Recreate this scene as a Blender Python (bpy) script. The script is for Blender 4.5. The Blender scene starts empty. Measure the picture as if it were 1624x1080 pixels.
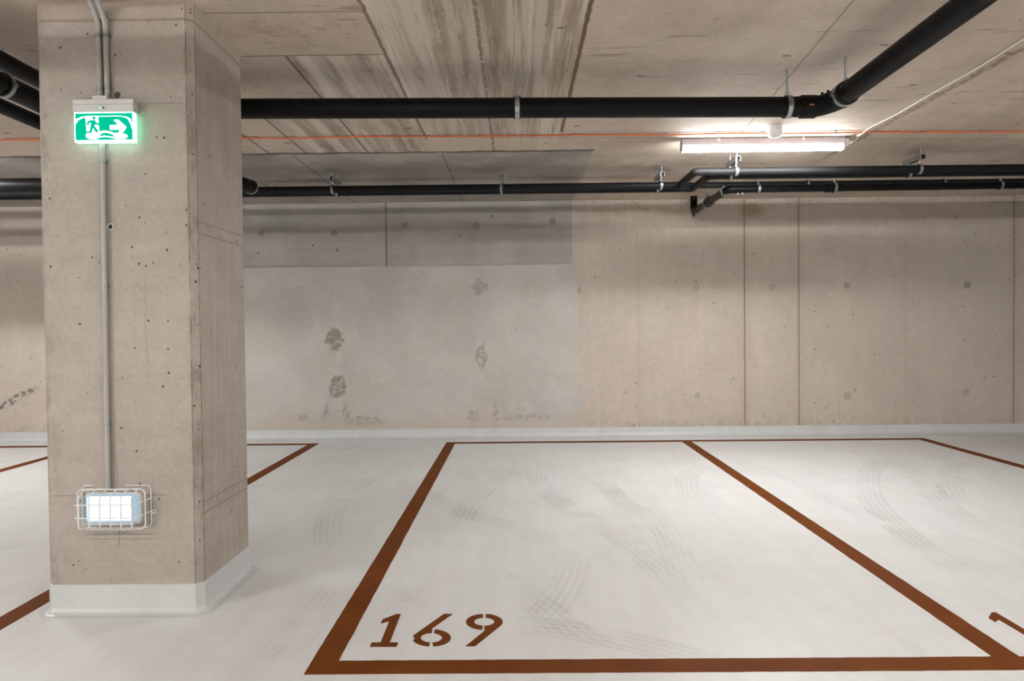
import bpy, math, random
from mathutils import Vector, Matrix
random.seed(7)
C = bpy.context.scene.collection
PI = math.pi
ZC = 2.6308          # ceiling height
YW = 7.7366          # back wall
CX0, CX1, CY0, CY1 = -2.058, -1.380, 2.973, 3.525   # column footprint

# ------------------------------------------------------------------ mesh helpers
class MB:
    def __init__(s): s.v=[]; s.f=[]; s.uv={}
    def add(s, vs, fs):
        o=len(s.v); s.v+= [tuple(p) for p in vs]; s.f+=[tuple(i+o for i in f) for f in fs]; return s
    def box(s, x0,x1,y0,y1,z0,z1):
        return s.add([(x0,y0,z0),(x1,y0,z0),(x1,y1,z0),(x0,y1,z0),(x0,y0,z1),(x1,y0,z1),(x1,y1,z1),(x0,y1,z1)],
            [(3,2,1,0),(4,5,6,7),(0,1,5,4),(1,2,6,5),(2,3,7,6),(3,0,4,7)])
    def tube(s, pts, r, n=20, caps=True, closed=False):
        pts=[Vector(p) for p in pts]; N=len(pts)
        rs = r if isinstance(r,(list,tuple)) else [r]*N
        tang=[]
        for i in range(N):
            if closed: t=(pts[(i+1)%N]-pts[i-1])
            elif i==0: t=pts[1]-pts[0]
            elif i==N-1: t=pts[-1]-pts[-2]
            else: t=(pts[i+1]-pts[i]).normalized()+(pts[i]-pts[i-1]).normalized()
            if t.length<1e-9: t=tang[-1].copy() if tang else Vector((0,0,1))
            tang.append(t.normalized())
        up=Vector((0,0,1)) if abs(tang[0].z)<.9 else Vector((0,1,0))
        nrm=(up-tang[0]*up.dot(tang[0])).normalized()
        vs=[]
        for i in range(N):
            if i: nrm=(nrm-tang[i]*nrm.dot(tang[i])).normalized()
            b=tang[i].cross(nrm)
            for k in range(n):
                a=2*PI*k/n
                vs.append(pts[i]+(nrm*math.cos(a)+b*math.sin(a))*rs[i])
        fs=[]
        M=N if closed else N-1
        for i in range(M):
            j=(i+1)%N
            for k in range(n):
                k2=(k+1)%n
                fs.append((i*n+k,i*n+k2,j*n+k2,j*n+k))
        if caps and not closed:
            fs.append(tuple(reversed(range(n)))); fs.append(tuple((N-1)*n+k for k in range(n)))
        return s.add(vs,fs)
    def cyl(s,a,b,r,n=16): return s.tube([a,b],r,n)
    def lathe(s, c, prof, n=32, axis='z'):
        vs=[]
        for (r,h) in prof:
            for k in range(n):
                a=2*PI*k/n; x,y=r*math.cos(a),r*math.sin(a)
                vs.append((c[0]+x,c[1]+y,c[2]+h) if axis=='z' else (c[0]+x,c[1]+h,c[2]+y) if axis=='y' else (c[0]+h,c[1]+x,c[2]+y))
        fs=[]
        for i in range(len(prof)-1):
            for k in range(n):
                k2=(k+1)%n; fs.append((i*n+k,i*n+k2,(i+1)*n+k2,(i+1)*n+k))
        fs.append(tuple(reversed(range(n)))); fs.append(tuple((len(prof)-1)*n+k for k in range(n)))
        return s.add(vs,fs)
    def band(s, c, axis, r, w, t, n=32, a0=0, a1=2*PI):
        """flat metal strap bent round an axis; w along the axis, t thick"""
        full=abs(a1-a0-2*PI)<1e-6; m=n if full else n+1
        vs=[]
        for k in range(m):
            a=a0+(a1-a0)*k/n
            for rr,h in ((r,-w/2),(r+t,-w/2),(r+t,w/2),(r,w/2)):
                p=(rr*math.cos(a),rr*math.sin(a))
                vs.append((c[0]+h,c[1]+p[0],c[2]+p[1]) if axis=='x' else (c[0]+p[0],c[1]+h,c[2]+p[1]) if axis=='y' else (c[0]+p[0],c[1]+p[1],c[2]+h))
        fs=[]
        for k in range(n):
            j=(k+1)%m
            for q in range(4):
                q2=(q+1)%4; fs.append((k*4+q,k*4+q2,j*4+q2,j*4+q))
        if not full: fs+= [(0,1,2,3),(n*4+3,n*4+2,n*4+1,n*4)]
        return s.add(vs,fs)
    def prism(s, poly, z0, z1):
        n=len(poly)
        vs=[(x,y,z0) for x,y in poly]+[(x,y,z1) for x,y in poly]
        fs=[tuple(reversed(range(n))),tuple(range(n,2*n))]+[(i,(i+1)%n,n+(i+1)%n,n+i) for i in range(n)]
        return s.add(vs,fs)
    def prism_y(s, poly, y0, y1):   # poly in x,z ; extruded along y
        n=len(poly)
        vs=[(x,y0,z) for x,z in poly]+[(x,y1,z) for x,z in poly]
        fs=[tuple(range(n)),tuple(reversed(range(n,2*n)))]+[(i,n+i,n+(i+1)%n,(i+1)%n) for i in range(n)]
        return s.add(vs,fs)
    def build(s, name, mat, parent=None, smooth=False, bevel=0, bang=40):
        me=bpy.data.meshes.new(name); me.from_pydata(s.v,[],s.f); me.validate()
        import bmesh
        bm=bmesh.new(); bm.from_mesh(me); bmesh.ops.recalc_face_normals(bm,faces=bm.faces[:]); bm.to_mesh(me); bm.free()
        me.materials.append(mat)
        if smooth:
            for p in me.polygons: p.use_smooth=True
            try: me.set_sharp_from_angle(angle=math.radians(bang))
            except Exception: pass
        o=bpy.data.objects.new(name,me); C.objects.link(o)
        if parent is not None:
            o.parent=parent; o.matrix_parent_inverse=Matrix.Translation(-Vector(parent_loc(parent)))
        if bevel:
            m=o.modifiers.new('bevel','BEVEL'); m.width=bevel; m.segments=2; m.limit_method='ANGLE'; m.angle_limit=math.radians(35)
        return o
def parent_loc(p):
    l=Vector(p.location)
    while p.parent is not None:
        p=p.parent
        if p.type=='EMPTY': l+=Vector(p.location)
    return l
def thing(name,label,cat,loc,group=None):
    o=bpy.data.objects.new(name,None); C.objects.link(o); o.location=loc; o.empty_display_size=.05
    o['label']=label; o['category']=cat
    if group: o['group']=group
    return o
def tag(o,label,cat,group=None):
    o['label']=label; o['category']=cat
    if group: o['group']=group
    return o
def struct(o,label=None):
    o['kind']='structure'
    if label: o['label']=label
    return o
def bend(pts, rad, seg=8):
    """polyline with rounded corners"""
    P=[Vector(p) for p in pts]; out=[P[0]]
    for i in range(1,len(P)-1):
        a,b,c=P[i-1],P[i],P[i+1]
        d1=(a-b); d2=(c-b); l=min(rad,d1.length*.49,d2.length*.49)
        p=b+d1.normalized()*l; q=b+d2.normalized()*l
        for k in range(seg+1):
            t=k/seg; out.append(p*(1-t)**2+b*2*t*(1-t)+q*t*t)
    out.append(P[-1]); return out

# ------------------------------------------------------------------ node helpers
class NB:
    def __init__(s,name):
        s.mat=bpy.data.materials.new(name); s.mat.use_nodes=True
        s.nt=s.mat.node_tree; s.nt.nodes.clear(); s.cache={}
        s.out=s.nt.nodes.new('ShaderNodeOutputMaterial')
        g=s.nt.nodes.new('ShaderNodeNewGeometry'); s.P=g.outputs['Position']
        sp=s.nt.nodes.new('ShaderNodeSeparateXYZ'); s.nt.links.new(s.P,sp.inputs[0])
        s.X,s.Y,s.Z=sp.outputs
        sn=s.nt.nodes.new('ShaderNodeSeparateXYZ'); s.nt.links.new(g.outputs['Normal'],sn.inputs[0]); s.NX,s.NY,s.NZ=sn.outputs
    def lk(s,v,sock):
        if isinstance(v,(int,float)): sock.default_value=v
        elif isinstance(v,(tuple,list)): sock.default_value=tuple(v)+(1,) if len(v)==3 and sock.type=='RGBA' else tuple(v)
        else: s.nt.links.new(v,sock)
    def m(s,op,a,b=0.0,c=0.0,clamp=False):
        n=s.nt.nodes.new('ShaderNodeMath'); n.operation=op; n.use_clamp=clamp
        s.lk(a,n.inputs[0]); s.lk(b,n.inputs[1]); s.lk(c,n.inputs[2]); return n.outputs[0]
    def add(s,a,b): return s.m('ADD',a,b)
    def mul(s,*a):
        r=a[0]
        for b in a[1:]: r=s.m('MULTIPLY',r,b)
        return r
    def inv(s,a): return s.m('SUBTRACT',1.0,a)
    def mx(s,*a):
        r=a[0]
        for b in a[1:]: r=s.m('MAXIMUM',r,b)
        return r
    def ss(s,v,lo,hi,a=0.0,b=1.0):
        n=s.nt.nodes.new('ShaderNodeMapRange'); n.interpolation_type='SMOOTHSTEP'; n.clamp=True
        s.lk(v,n.inputs[0]); s.lk(lo,n.inputs[1]); s.lk(hi,n.inputs[2]); n.inputs[3].default_value=a; n.inputs[4].default_value=b
        return n.outputs[0]
    def vec(s,scale=(1,1,1),loc=(0,0,0),src=None):
        n=s.nt.nodes.new('ShaderNodeMapping'); s.nt.links.new(src or s.P,n.inputs[0]); n.inputs['Scale'].default_value=scale; n.inputs['Location'].default_value=loc
        return n.outputs[0]
    def noise(s,sc,det=4,ro=.55,st=(1,1,1),loc=(0,0,0),dist=0,src=None):
        det=min(det,3); key=(sc,det,ro,st,loc,dist)
        if key not in s.cache: s.cache[key]=s._noise(sc,det,ro,st,loc,dist,src)
        return s.cache[key]
    def _noise(s,sc,det,ro,st,loc,dist,src):
        n=s.nt.nodes.new('ShaderNodeTexNoise'); s.nt.links.new(s.vec(st,loc,src),n.inputs['Vector'])
        n.inputs['Scale'].default_value=sc; n.inputs['Detail'].default_value=det; n.inputs['Roughness'].default_value=ro; n.inputs['Distortion'].default_value=dist
        return n.outputs['Fac']
    def vor(s,sc,st=(1,1,1),loc=(0,0,0)):
        n=s.nt.nodes.new('ShaderNodeTexVoronoi'); s.nt.links.new(s.vec(st,loc),n.inputs['Vector']); n.inputs['Scale'].default_value=sc
        sp=s.nt.nodes.new('ShaderNodeSeparateColor'); s.nt.links.new(n.outputs['Color'],sp.inputs[0])
        return n.outputs['Distance'],sp.outputs[0],sp.outputs[1]
    def mix(s,f,a,b):
        n=s.nt.nodes.new('ShaderNodeMix'); n.data_type='RGBA'; s.lk(f,n.inputs[0]); s.lk(a,n.inputs[6]); s.lk(b,n.inputs[7]); return n.outputs[2]
    def mulc(s,f,a,b):
        n=s.nt.nodes.new('ShaderNodeMix'); n.data_type='RGBA'; n.blend_type='MULTIPLY'; s.lk(f,n.inputs[0]); s.lk(a,n.inputs[6]); s.lk(b,n.inputs[7]); return n.outputs[2]
    def wob(s,u,sc,amp,loc=(0,0,0),det=3):
        return s.add(u,s.mul(s.m('SUBTRACT',s.noise(5 if sc<8 else 15,3,.6,loc=loc),.5),amp*2))
    def box(s,u,v,u0,u1,v0,v1,soft=.01):
        return s.mul(s.ss(u,u0-soft,u0+soft),s.inv(s.ss(u,u1-soft,u1+soft)),s.ss(v,v0-soft,v0+soft),s.inv(s.ss(v,v1-soft,v1+soft)))
    def line(s,u,u0,w,soft=.5):
        d=s.m('ABSOLUTE',s.m('SUBTRACT',u,u0)); return s.inv(s.ss(d,w*(1-soft),w*(1+soft)))
    def ell(s,u,v,cu,cv,ru,rv,soft=.3):
        a=s.m('POWER',s.m('MULTIPLY',s.m('SUBTRACT',u,cu),1/ru),2.0); b=s.m('POWER',s.m('MULTIPLY',s.m('SUBTRACT',v,cv),1/rv),2.0)
        return s.inv(s.ss(s.m('SQRT',s.add(a,b)),1-soft,1+soft))
    def pores(s,sc,rad,dens,loc=(0,0,0),st=(1,1,1)):
        d,r1,r2=s.vor(sc,st,loc)
        rr=s.mul(s.add(.4,r2),rad)
        return s.mul(s.inv(s.ss(d,s.mul(rr,.7),rr)),s.ss(r1,1-dens-.001,1-dens+.001))
    def bsdf(s,col,rough=.8,bump=None,bstr=.3,bdist=.01,spec=.3,metal=0.0,coat=0.0,emis=None,estr=0.0):
        b=s.nt.nodes.new('ShaderNodeBsdfPrincipled')
        s.lk(col,b.inputs['Base Color']); s.lk(rough,b.inputs['Roughness']); s.lk(spec,b.inputs['Specular IOR Level']); s.lk(metal,b.inputs['Metallic'])
        b.inputs['Coat Weight'].default_value=coat
        if emis is not None: s.lk(emis,b.inputs['Emission Color']); b.inputs['Emission Strength'].default_value=estr
        if bump is not None:
            bp=s.nt.nodes.new('ShaderNodeBump'); bp.inputs['Strength'].default_value=bstr; bp.inputs['Distance'].default_value=bdist
            s.nt.links.new(bump,bp.inputs['Height']); s.nt.links.new(bp.outputs[0],b.inputs['Normal'])
        s.nt.links.new(b.outputs[0],s.out.inputs[0]); return s.mat

def plain(name,col,rough=.5,metal=0.0,var=.06,sc=30,spec=.4,bump=0.0):
    n=NB(name); f=n.noise(sc,3)
    c=n.mix(f,tuple(x*(1-var*2) for x in col),tuple(min(1,x*(1+var*2)) for x in col))
    return n.bsdf(c,n.add(rough-.05,n.mul(f,.1)),f if bump else None,bump,.002,spec,metal)
def glow(name,col,strength):
    n=NB(name); e=n.nt.nodes.new('ShaderNodeEmission'); e.inputs[0].default_value=tuple(col)+(1,); e.inputs[1].default_value=strength
    n.nt.links.new(e.outputs[0],n.out.inputs[0]); return n.mat

def concrete_base(n, c1, c2, c3, fine=.5):
    """cloudy concrete: two tones, warm blotches, fine grain"""
    a=n.noise(1.3,5,.6); b=n.noise(4.5,5,.62,loc=(7,3,1)); g=n.noise(55,3,.7); v=n.noise(2.2,4,.6,st=(2.2,2.2,.5),loc=(3,9,4))
    col=n.mix(n.ss(n.add(n.mul(a,.6),n.mul(b,.4)),.34,.66),c1,c2)
    col=n.mix(n.mul(n.ss(v,.5,.75),.55),col,c3)
    col=n.mulc(fine,col,n.mix(g,(.72,.72,.72),(1.18,1.18,1.18)))
    return col,g,b

# ------------------------------------------------------------------ materials
# --- back wall, beige right part
def mat_wall():
    n=NB('wall concrete'); X,Y,Z=n.X,n.Y,n.Z
    col,g,b=concrete_base(n,(.56,.49,.42),(.515,.447,.382),(.585,.505,.428))
    # fine vertical formwork streaks
    st=n.noise(14,4,.6,st=(1,1,.06)); col=n.mulc(.3,col,n.mix(n.ss(st,.3,.7),(.90,.90,.90),(1.04,1.04,1.04)))
    mo=n.noise(11,4,.7,loc=(5,1,2)); col=n.mulc(.38,col,n.mix(n.ss(mo,.32,.68),(.87,.86,.84),(1.06,1.06,1.06)))
    # greyer cloud on the right half
    col=n.mix(n.mul(n.ss(X,2.2,3.6),n.ss(n.noise(1.6,4,.6,loc=(2,2,2)),.35,.65),.5),col,(.45,.405,.35))
    gro=None
    Xw=n.wob(X,9,.004)
    for x0,w,k,cc in ((2.535,.0075,.85,(.17,.135,.105)),(3.137,.0075,.8,(.19,.13,.08)),(5.518,.008,.8,(.2,.16,.12)),(1.35,.004,.35,(.28,.24,.2)),(4.32,.004,.3,(.28,.24,.2)),(-4.3,.008,.8,(.2,.16,.12))):
        L=n.line(Xw,x0,w); col=n.mix(n.mul(L,k),col,cc)
        gro=L if gro is None else n.mx(gro,L)
        col=n.mix(n.mul(n.line(Xw,x0+.01,.05,.9),k*.22),col,(.36,.27,.19))
    # rust stains at the top near the stub pipe
    r=n.mul(n.ell(n.wob(X,12,.08),n.wob(Z,12,.04),2.62,2.50,.14,.07,.5),.55); col=n.mix(r,col,(.27,.18,.10))
    r=n.mul(n.ell(n.wob(X,6,.15),Z,1.5,2.49,.75,.06,.6),n.ss(n.noise(9,4),.4,.6),.35); col=n.mix(r,col,(.33,.24,.15))
    # rough crumbly strip right under the ceiling
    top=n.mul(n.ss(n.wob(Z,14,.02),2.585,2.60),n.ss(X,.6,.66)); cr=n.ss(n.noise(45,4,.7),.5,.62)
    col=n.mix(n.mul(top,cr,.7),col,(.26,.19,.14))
    # dirt just over the coving
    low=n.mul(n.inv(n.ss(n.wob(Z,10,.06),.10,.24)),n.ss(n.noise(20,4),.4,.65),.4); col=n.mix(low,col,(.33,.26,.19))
    # diagonal dark scrape far on the left
    u=n.add(X,n.mul(Z,-1.9)); scr=n.mul(n.line(n.wob(u,18,.10),-6.57,.07,.6),n.box(X,Z,-5.95,-5.4,.25,.62,.06),n.ss(n.noise(22,4),.42,.58))
    col=n.mix(n.mul(scr,.85),col,(.12,.10,.085))
    p=n.mx(n.pores(9,.09,.40),n.pores(19,.10,.22,(5,5,5)))
    col=n.mix(n.mul(p,.85),col,(.15,.11,.08))
    h=n.add(n.mul(g,.15),n.mul(b,.3))
    return n.bsdf(col,.75,h,.45,.006,.25)
# --- grey upper panel
def mat_wall_upper():
    n=NB('grey cast concrete'); X,Z=n.X,n.Z
    col,g,b=concrete_base(n,(.425,.40,.368),(.355,.333,.307),(.425,.392,.352))
    L=n.line(n.wob(X,8,.008),-1.451,.010); col=n.mix(n.mul(L,.7),col,(.12,.105,.09))
    hs=n.noise(3,4,.6,st=(.15,1,4)); col=n.mulc(.5,col,n.mix(n.ss(hs,.3,.7),(.86,.86,.86),(1.08,1.08,1.08)))
    p=n.pores(8,.11,.2); col=n.mix(n.mul(p,.8),col,(.10,.085,.07))
    return n.bsdf(col,.78,b,.2,.006,.25)
# --- trowelled grey render, lower
def mat_wall_render():
    n=NB('grey trowelled render'); X,Z=n.X,n.Z
    a=n.noise(1.5,5,.62); b=n.noise(3.2,6,.65,loc=(4,1,8),dist=.6); g=n.noise(60,3,.7)
    col=n.mix(n.ss(a,.30,.70),(.55,.522,.482),(.47,.445,.405))
    col=n.mix(n.mul(n.ss(n.noise(2.3,5,.65,loc=(9,9,1)),.47,.68),.55),col,(.52,.455,.39))
    col=n.mix(n.mul(n.ss(b,.48,.72),.45),col,(.59,.56,.52))
    col=n.mulc(.5,col,n.mix(g,(.70,.70,.70),(1.2,1.2,1.2)))
    tr=n.noise(26,4,.7,st=(.6,1,1.3),loc=(3,3,9),dist=.8); col=n.mulc(.3,col,n.mix(n.ss(tr,.32,.68),(.86,.85,.84),(1.08,1.08,1.08)))
    # pale vertical drip
    d=n.mul(n.line(n.wob(X,5,.03),-2.0,.035,.8),n.ss(n.noise(7,3),.38,.6),.55); col=n.mix(d,col,(.56,.53,.48))
    holes=None
    Xw=n.wob(X,16,.07); Zw=n.wob(Z,16,.07,(3,3,3)); rag=n.ss(n.noise(26,4,.7,loc=(1,5,2)),.36,.5)
    for cx,cz,rx,rz,k in ((-2.045,1.12,.10,.12,1),(-2.02,.58,.10,.13,1),(-.41,1.685,.085,.085,.55),(-.40,.905,.065,.14,.7)):
        e=n.mul(n.ell(Xw,Zw,cx,cz,rx,rz,.12),rag,k); holes=e if holes is None else n.mx(holes,e)
    # broken feathered dirt along the foot
    foot=n.mul(n.ell(Xw,Zw,-1.72,.19,.24,.05,.3),.8)
    for cx,cz,rx,rz in ((-2.40,.235,.07,.03),(-.25,.22,.035,.17),(-.5,.22,.06,.10),(-1.93,.27,.05,.13),(-2.15,.27,.04,.10),(.1,.22,.3,.03)):
        foot=n.mx(foot,n.mul(n.ell(Xw,Zw,cx,cz,rx,rz,.4),.6))
    foot=n.mul(foot,n.ss(n.noise(24,4),.36,.58))
    col=n.mix(n.mul(holes,.68),col,(.18,.145,.105)); col=n.mix(n.mul(foot,.7),col,(.17,.155,.135))
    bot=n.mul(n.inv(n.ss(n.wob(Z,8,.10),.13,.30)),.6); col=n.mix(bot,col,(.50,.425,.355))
    p=n.pores(9,.10,.12); col=n.mix(n.mul(p,.7),col,(.14,.12,.1))
    h=b
    return n.bsdf(col,.8,h,.5,.008,.2)
# --- column
def mat_column():
    n=NB('column concrete'); X,Y,Z=n.X,n.Y,n.Z
    col,g,b=concrete_base(n,(.45,.40,.35),(.375,.33,.287),(.445,.385,.328),.75)
    st=n.noise(10,4,.6,st=(.05,.3,1.2),loc=(0,1,0)); col=n.mulc(.35,col,n.mix(n.ss(st,.3,.7),(.9,.9,.9),(1.05,1.05,1.05)))
    # weathered dark mottling near edges
    ed=n.mx(n.inv(n.ss(X,CX0,CX0+.12)),n.mul(n.ss(X,CX1-.05,CX1-.02),n.inv(n.ss(Y,CY0+.03,CY0+.05))))
    col=n.mix(n.mul(ed,n.ss(n.noise(12,5,.7,st=(1,1,.5)),.47,.66),.55),col,(.20,.16,.12))
    # chamfer edge lines
    f=n.inv(n.ss(Y,CY0+.01,CY0+.02))
    L=n.mul(n.line(n.wob(X,20,.002),CX1-.027,.0022),f); L2=n.mul(n.line(Y,CY0+.030,.003),n.ss(X,CX1-.01,CX1-.005))
    col=n.mix(n.mul(n.mx(L,L2),n.ss(n.noise(16,3),.3,.6),.75),col,(.14,.105,.08))
    side=n.ss(n.NX,.9,.95)
    vs=n.noise(16,4,.6,st=(1,2,.07)); col=n.mulc(n.mul(side,.45),col,n.mix(n.ss(vs,.3,.7),(.86,.84,.82),(1.08,1.06,1.04)))
    # imprint strips of the formwork on the side face
    hl=None
    for z0,z1 in ((1.648,1.70),(.425,.475)):
        for z in (z0,z1):
            l=n.mul(n.line(n.wob(Z,15,.004),z,.003),side); hl=l if hl is None else n.mx(hl,l)
        inn=n.mul(n.box(Y,Z,CY0+.08,CY1-.06,z0,z1,.006),side)
        hl=n.mx(hl,n.mul(inn,n.ss(n.noise(40,4,.7),.58,.66)))
    col=n.mix(n.mul(hl,.7),col,(.20,.16,.125))
    # top board mark
    tz=n.wob(Z,10,.006); tp=n.ss(tz,2.556,2.562); col=n.mix(n.mul(tp,.35),col,(.40,.31,.235)); tl=n.line(tz,2.556,.005); col=n.mix(n.mul(tl,.7),col,(.24,.18,.13))
    # hairline marking-out cross behind the lamp
    fr=n.ss(n.m('MULTIPLY',n.NY,-1),.9,.95)
    hc=n.mx(n.mul(n.line(n.wob(X,8,.006),-1.735,.0016),n.box(X,Z,-2,-1.5,.29,.66,.02)),n.mul(n.line(n.wob(Z,8,.004),.516,.0016),n.box(X,Z,-2.02,-1.53,.4,.6,.02)))
    hc=n.mx(hc,n.mul(n.line(n.wob(X,4,.02),-1.60,.0012),n.box(X,Z,-1.8,-1.4,.95,1.5,.05),.6),n.mul(n.line(Z,2.20,.0015),n.box(X,Z,-1.6,-1.42,2.1,2.3,.02)))
    for z in (.345,.325): hc=n.mx(hc,n.mul(n.line(Z,z,.0025),n.box(X,Z,-1.87,-1.58,.3,.4,.04),.8))
    col=n.mix(n.mul(hc,fr,.75),col,(.15,.13,.11))
    # broken spot by the sign
    br=n.mul(n.ell(n.wob(X,60,.012),n.wob(Z,60,.012,(2,2,2)),-1.703,2.238,.013,.014,.2),fr); col=n.mix(n.mul(br,.9),col,(.05,.04,.035))
    p=n.mx(n.pores(13,.070,.36),n.pores(34,.17,.30,(5,5,5)))
    col=n.mix(n.mul(p,.95),col,(.07,.05,.038))
    h=n.add(n.mul(g,.12),n.mul(b,.25))
    return n.bsdf(col,.75,h,.4,.005,.25)
# --- ceiling
def mat_ceiling():
    n=NB('ceiling concrete'); X,Y=n.X,n.Y
    col,g,b=concrete_base(n,(.60,.51,.425),(.50,.42,.345),(.60,.50,.405),.85)
    # diagonal sweeping form-oil streaks (plywood part)
    sw=n.noise(1.6,5,.6,st=(1.0,.35,1),loc=(0,0,3),dist=.8); col=n.mulc(.6,col,n.mix(n.ss(sw,.3,.7),(.80,.78,.76),(1.08,1.08,1.08)))
    sm=n.mx(n.ss(n.noise(7,5,.65,st=(.35,2.2,1),loc=(4,0,0)),.62,.70),n.mul(n.ss(n.noise(20,3,.7,st=(.5,1.8,1),loc=(4,8,0)),.64,.70),.8)); col=n.mix(n.mul(sm,.6),col,(.25,.185,.135))
    # rough boards
    Xw=n.wob(X,7,.008); Yw=n.wob(Y,9,.03)
    bd=n.mx(n.box(Xw,Y,-.655,.333,-14,5.58,.006),n.box(Xw,Yw,-1.175,-.66,3.57,5.56,.01),n.box(Xw,Yw,-1.67,-1.175,4.6,5.56,.01))
    s1=n.noise(12,4,.65,st=(1,.045,1),loc=(1,0,0)); s2=n.noise(38,4,.65,st=(1,.06,1)); s3=n.noise(9,5,.7,st=(1,.45,1),loc=(0,5,0))
    bc=n.mix(n.ss(s1,.34,.62),(.41,.335,.268),(.60,.53,.455))
    bc=n.mix(n.mul(n.ss(s2,.54,.64),.75),bc,(.62,.57,.50))
    bc=n.mix(n.mul(n.ss(s3,.53,.70),n.ss(s1,.62,.35),.38),bc,(.22,.165,.12))
    bc=n.mulc(.5,bc,n.mix(g,(.75,.75,.75),(1.15,1.15,1.15)))
    wn=n.nt.nodes.new('ShaderNodeTexWhiteNoise'); wn.noise_dimensions='1D'; pk=n.m('FLOOR',n.mul(Xw,1/.088)); n.nt.links.new(pk,wn.inputs['W'])
    bc=n.mulc(.9,bc,n.mix(wn.outputs['Value'],(.80,.78,.76),(1.10,1.10,1.10)))
    pe=n.line(n.m('FRACT',n.mul(Xw,1/.088)),.5,.47,.06); bc=n.mix(n.mul(n.inv(pe),n.ss(s3,.4,.6),.55),bc,(.20,.15,.11))
    vt=n.ss(n.noise(22,3,.7,st=(.5,1.6,1),loc=(6,0,0),dist=1.2),.63,.68); bc=n.mix(n.mul(vt,.55),bc,(.64,.60,.54))
    fk=n.ss(n.noise(30,3,.75,st=(.8,.5,1),loc=(2,7,0)),.66,.70); bc=n.mix(n.mul(fk,.7),bc,(.15,.105,.075))
    # darker brown half between the two board joints
    dk=n.mul(n.box(Xw,Y,-.171,.333,-14,5.6,.02),n.ss(s1,.62,.42),.35); bc=n.mix(dk,bc,(.23,.165,.115))
    col=n.mix(bd,col,bc)
    # plain boarded pieces near the grey strip
    pl=n.box(X,Y,-.69,.333,5.14,5.58,.006); col=n.mix(n.mul(pl,.75),col,(.57,.47,.375))
    # stain in the board ends
    # wet dark plywood left of the boards
    wd=n.mul(n.box(X,Yw,-2.2,-1.175,3.57,4.6,.02),.15); col=n.mix(wd,col,(.25,.20,.16))
    # smooth grey in-situ strip along the wall
    Yg=n.wob(Y,6,.05)
    gp=n.mul(n.ss(Yg,5.545,5.553),n.inv(n.ss(n.wob(X,4,.03),.61,.64)))
    gc=n.mix(n.ss(n.noise(2.4,4,.6),.35,.65),(.40,.36,.32),(.30,.27,.24))
    col=n.mix(gp,col,gc)
    # joints
    gro=None
    def J(mask,k,c):
        nonlocal col,gro
        col=n.mix(n.mul(mask,k),col,c); gro=mask if gro is None else n.mx(gro,mask)
    bt=n.ss(n.noise(24,4,.7),.3,.55)
    J(n.mul(n.line(n.wob(X,14,.008),.333,.011),n.inv(n.ss(Y,5.0,5.05))),.9,(.13,.075,.035))
    J(n.mul(n.line(n.wob(X,14,.012),-.171,.010),n.inv(n.ss(Y,5.54,5.56)),bt),.75,(.15,.105,.07))
    J(n.mul(n.line(n.wob(X,14,.012),-.660,.009),n.inv(n.ss(Y,5.15,5.2))),.8,(.17,.11,.065))
    J(n.mul(n.line(n.wob(X,14,.006),-1.175,.008),n.box(X,Y,-2,0,3.57,5.56,.01)),.85,(.13,.10,.075))
    J(n.mul(n.line(n.wob(X,14,.006),-1.667,.007),n.box(X,Y,-2,0,4.4,5.56,.01)),.85,(.13,.10,.075))
    J(n.mul(n.line(n.wob(X,14,.006),-1.962,.008),n.box(X,Y,-3,0,4.6,5.56,.01)),.85,(.13,.10,.075))
    J(n.mul(n.line(n.wob(X,14,.006),-1.797,.007),n.ss(Y,5.58,5.6)),.7,(.11,.095,.08))
    J(n.mul(n.line(n.wob(X,14,.006),-.59,.006),n.ss(Y,5.58,5.6)),.7,(.12,.10,.085))
    J(n.mul(n.line(n.add(X,n.mul(n.m('SUBTRACT',Y,3.042),-.088)),1.474,.005),n.inv(n.ss(Y,5.2,5.22))),.65,(.19,.13,.09))
    # rust coloured seam on the right
    J(n.mul(n.line(n.wob(X,14,.035,det=5),2.615,.022,.7),n.box(X,Y,2.4,2.8,3.3,6.0,.3),n.ss(n.noise(30,4,.7),.36,.55)),.85,(.20,.115,.05))
    # cross seams
    J(n.mul(n.line(n.wob(Y,9,.006),3.085,.005),n.box(X,Y,-1.40,-.66,2,4,.01)),.7,(.16,.12,.09))
    J(n.mul(n.line(n.wob(Y,9,.006),3.57,.006),n.box(X,Y,-1.40,-.66,2,4,.01)),.8,(.15,.115,.09))
    J(n.mul(n.line(n.add(Y,n.mul(X,-.0625)),5.145,.012),n.ss(X,-.70,-.68)),.45,(.24,.155,.11))
    J(n.mul(n.line(Yg,5.545,.026),n.inv(n.ss(X,.61,.64))),.85,(.09,.075,.06))
    J(n.mul(n.line(n.wob(X,6,.02),-.855,.006),n.box(X,Y,-1,-.5,5.1,5.55,.01)),.6,(.17,.12,.085))
    # blotches of rusty water on the far left panel
    J(n.mul(n.ell(n.wob(X,6,.2),n.wob(Y,6,.15),-1.0,3.28,.35,.13,.6),n.ss(n.noise(10,5,.7),.46,.64)),.4,(.33,.19,.10))
    p=n.mx(n.pores(7,.12,.25,st=(.6,1.2,1)),n.pores(14,.10,.12,(5,5,5)))
    col=n.mix(n.mul(p,.7,n.inv(gp)),col,(.13,.10,.075))
    h=s1
    return n.bsdf(col,.8,h,.25,.008,.2)
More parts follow.
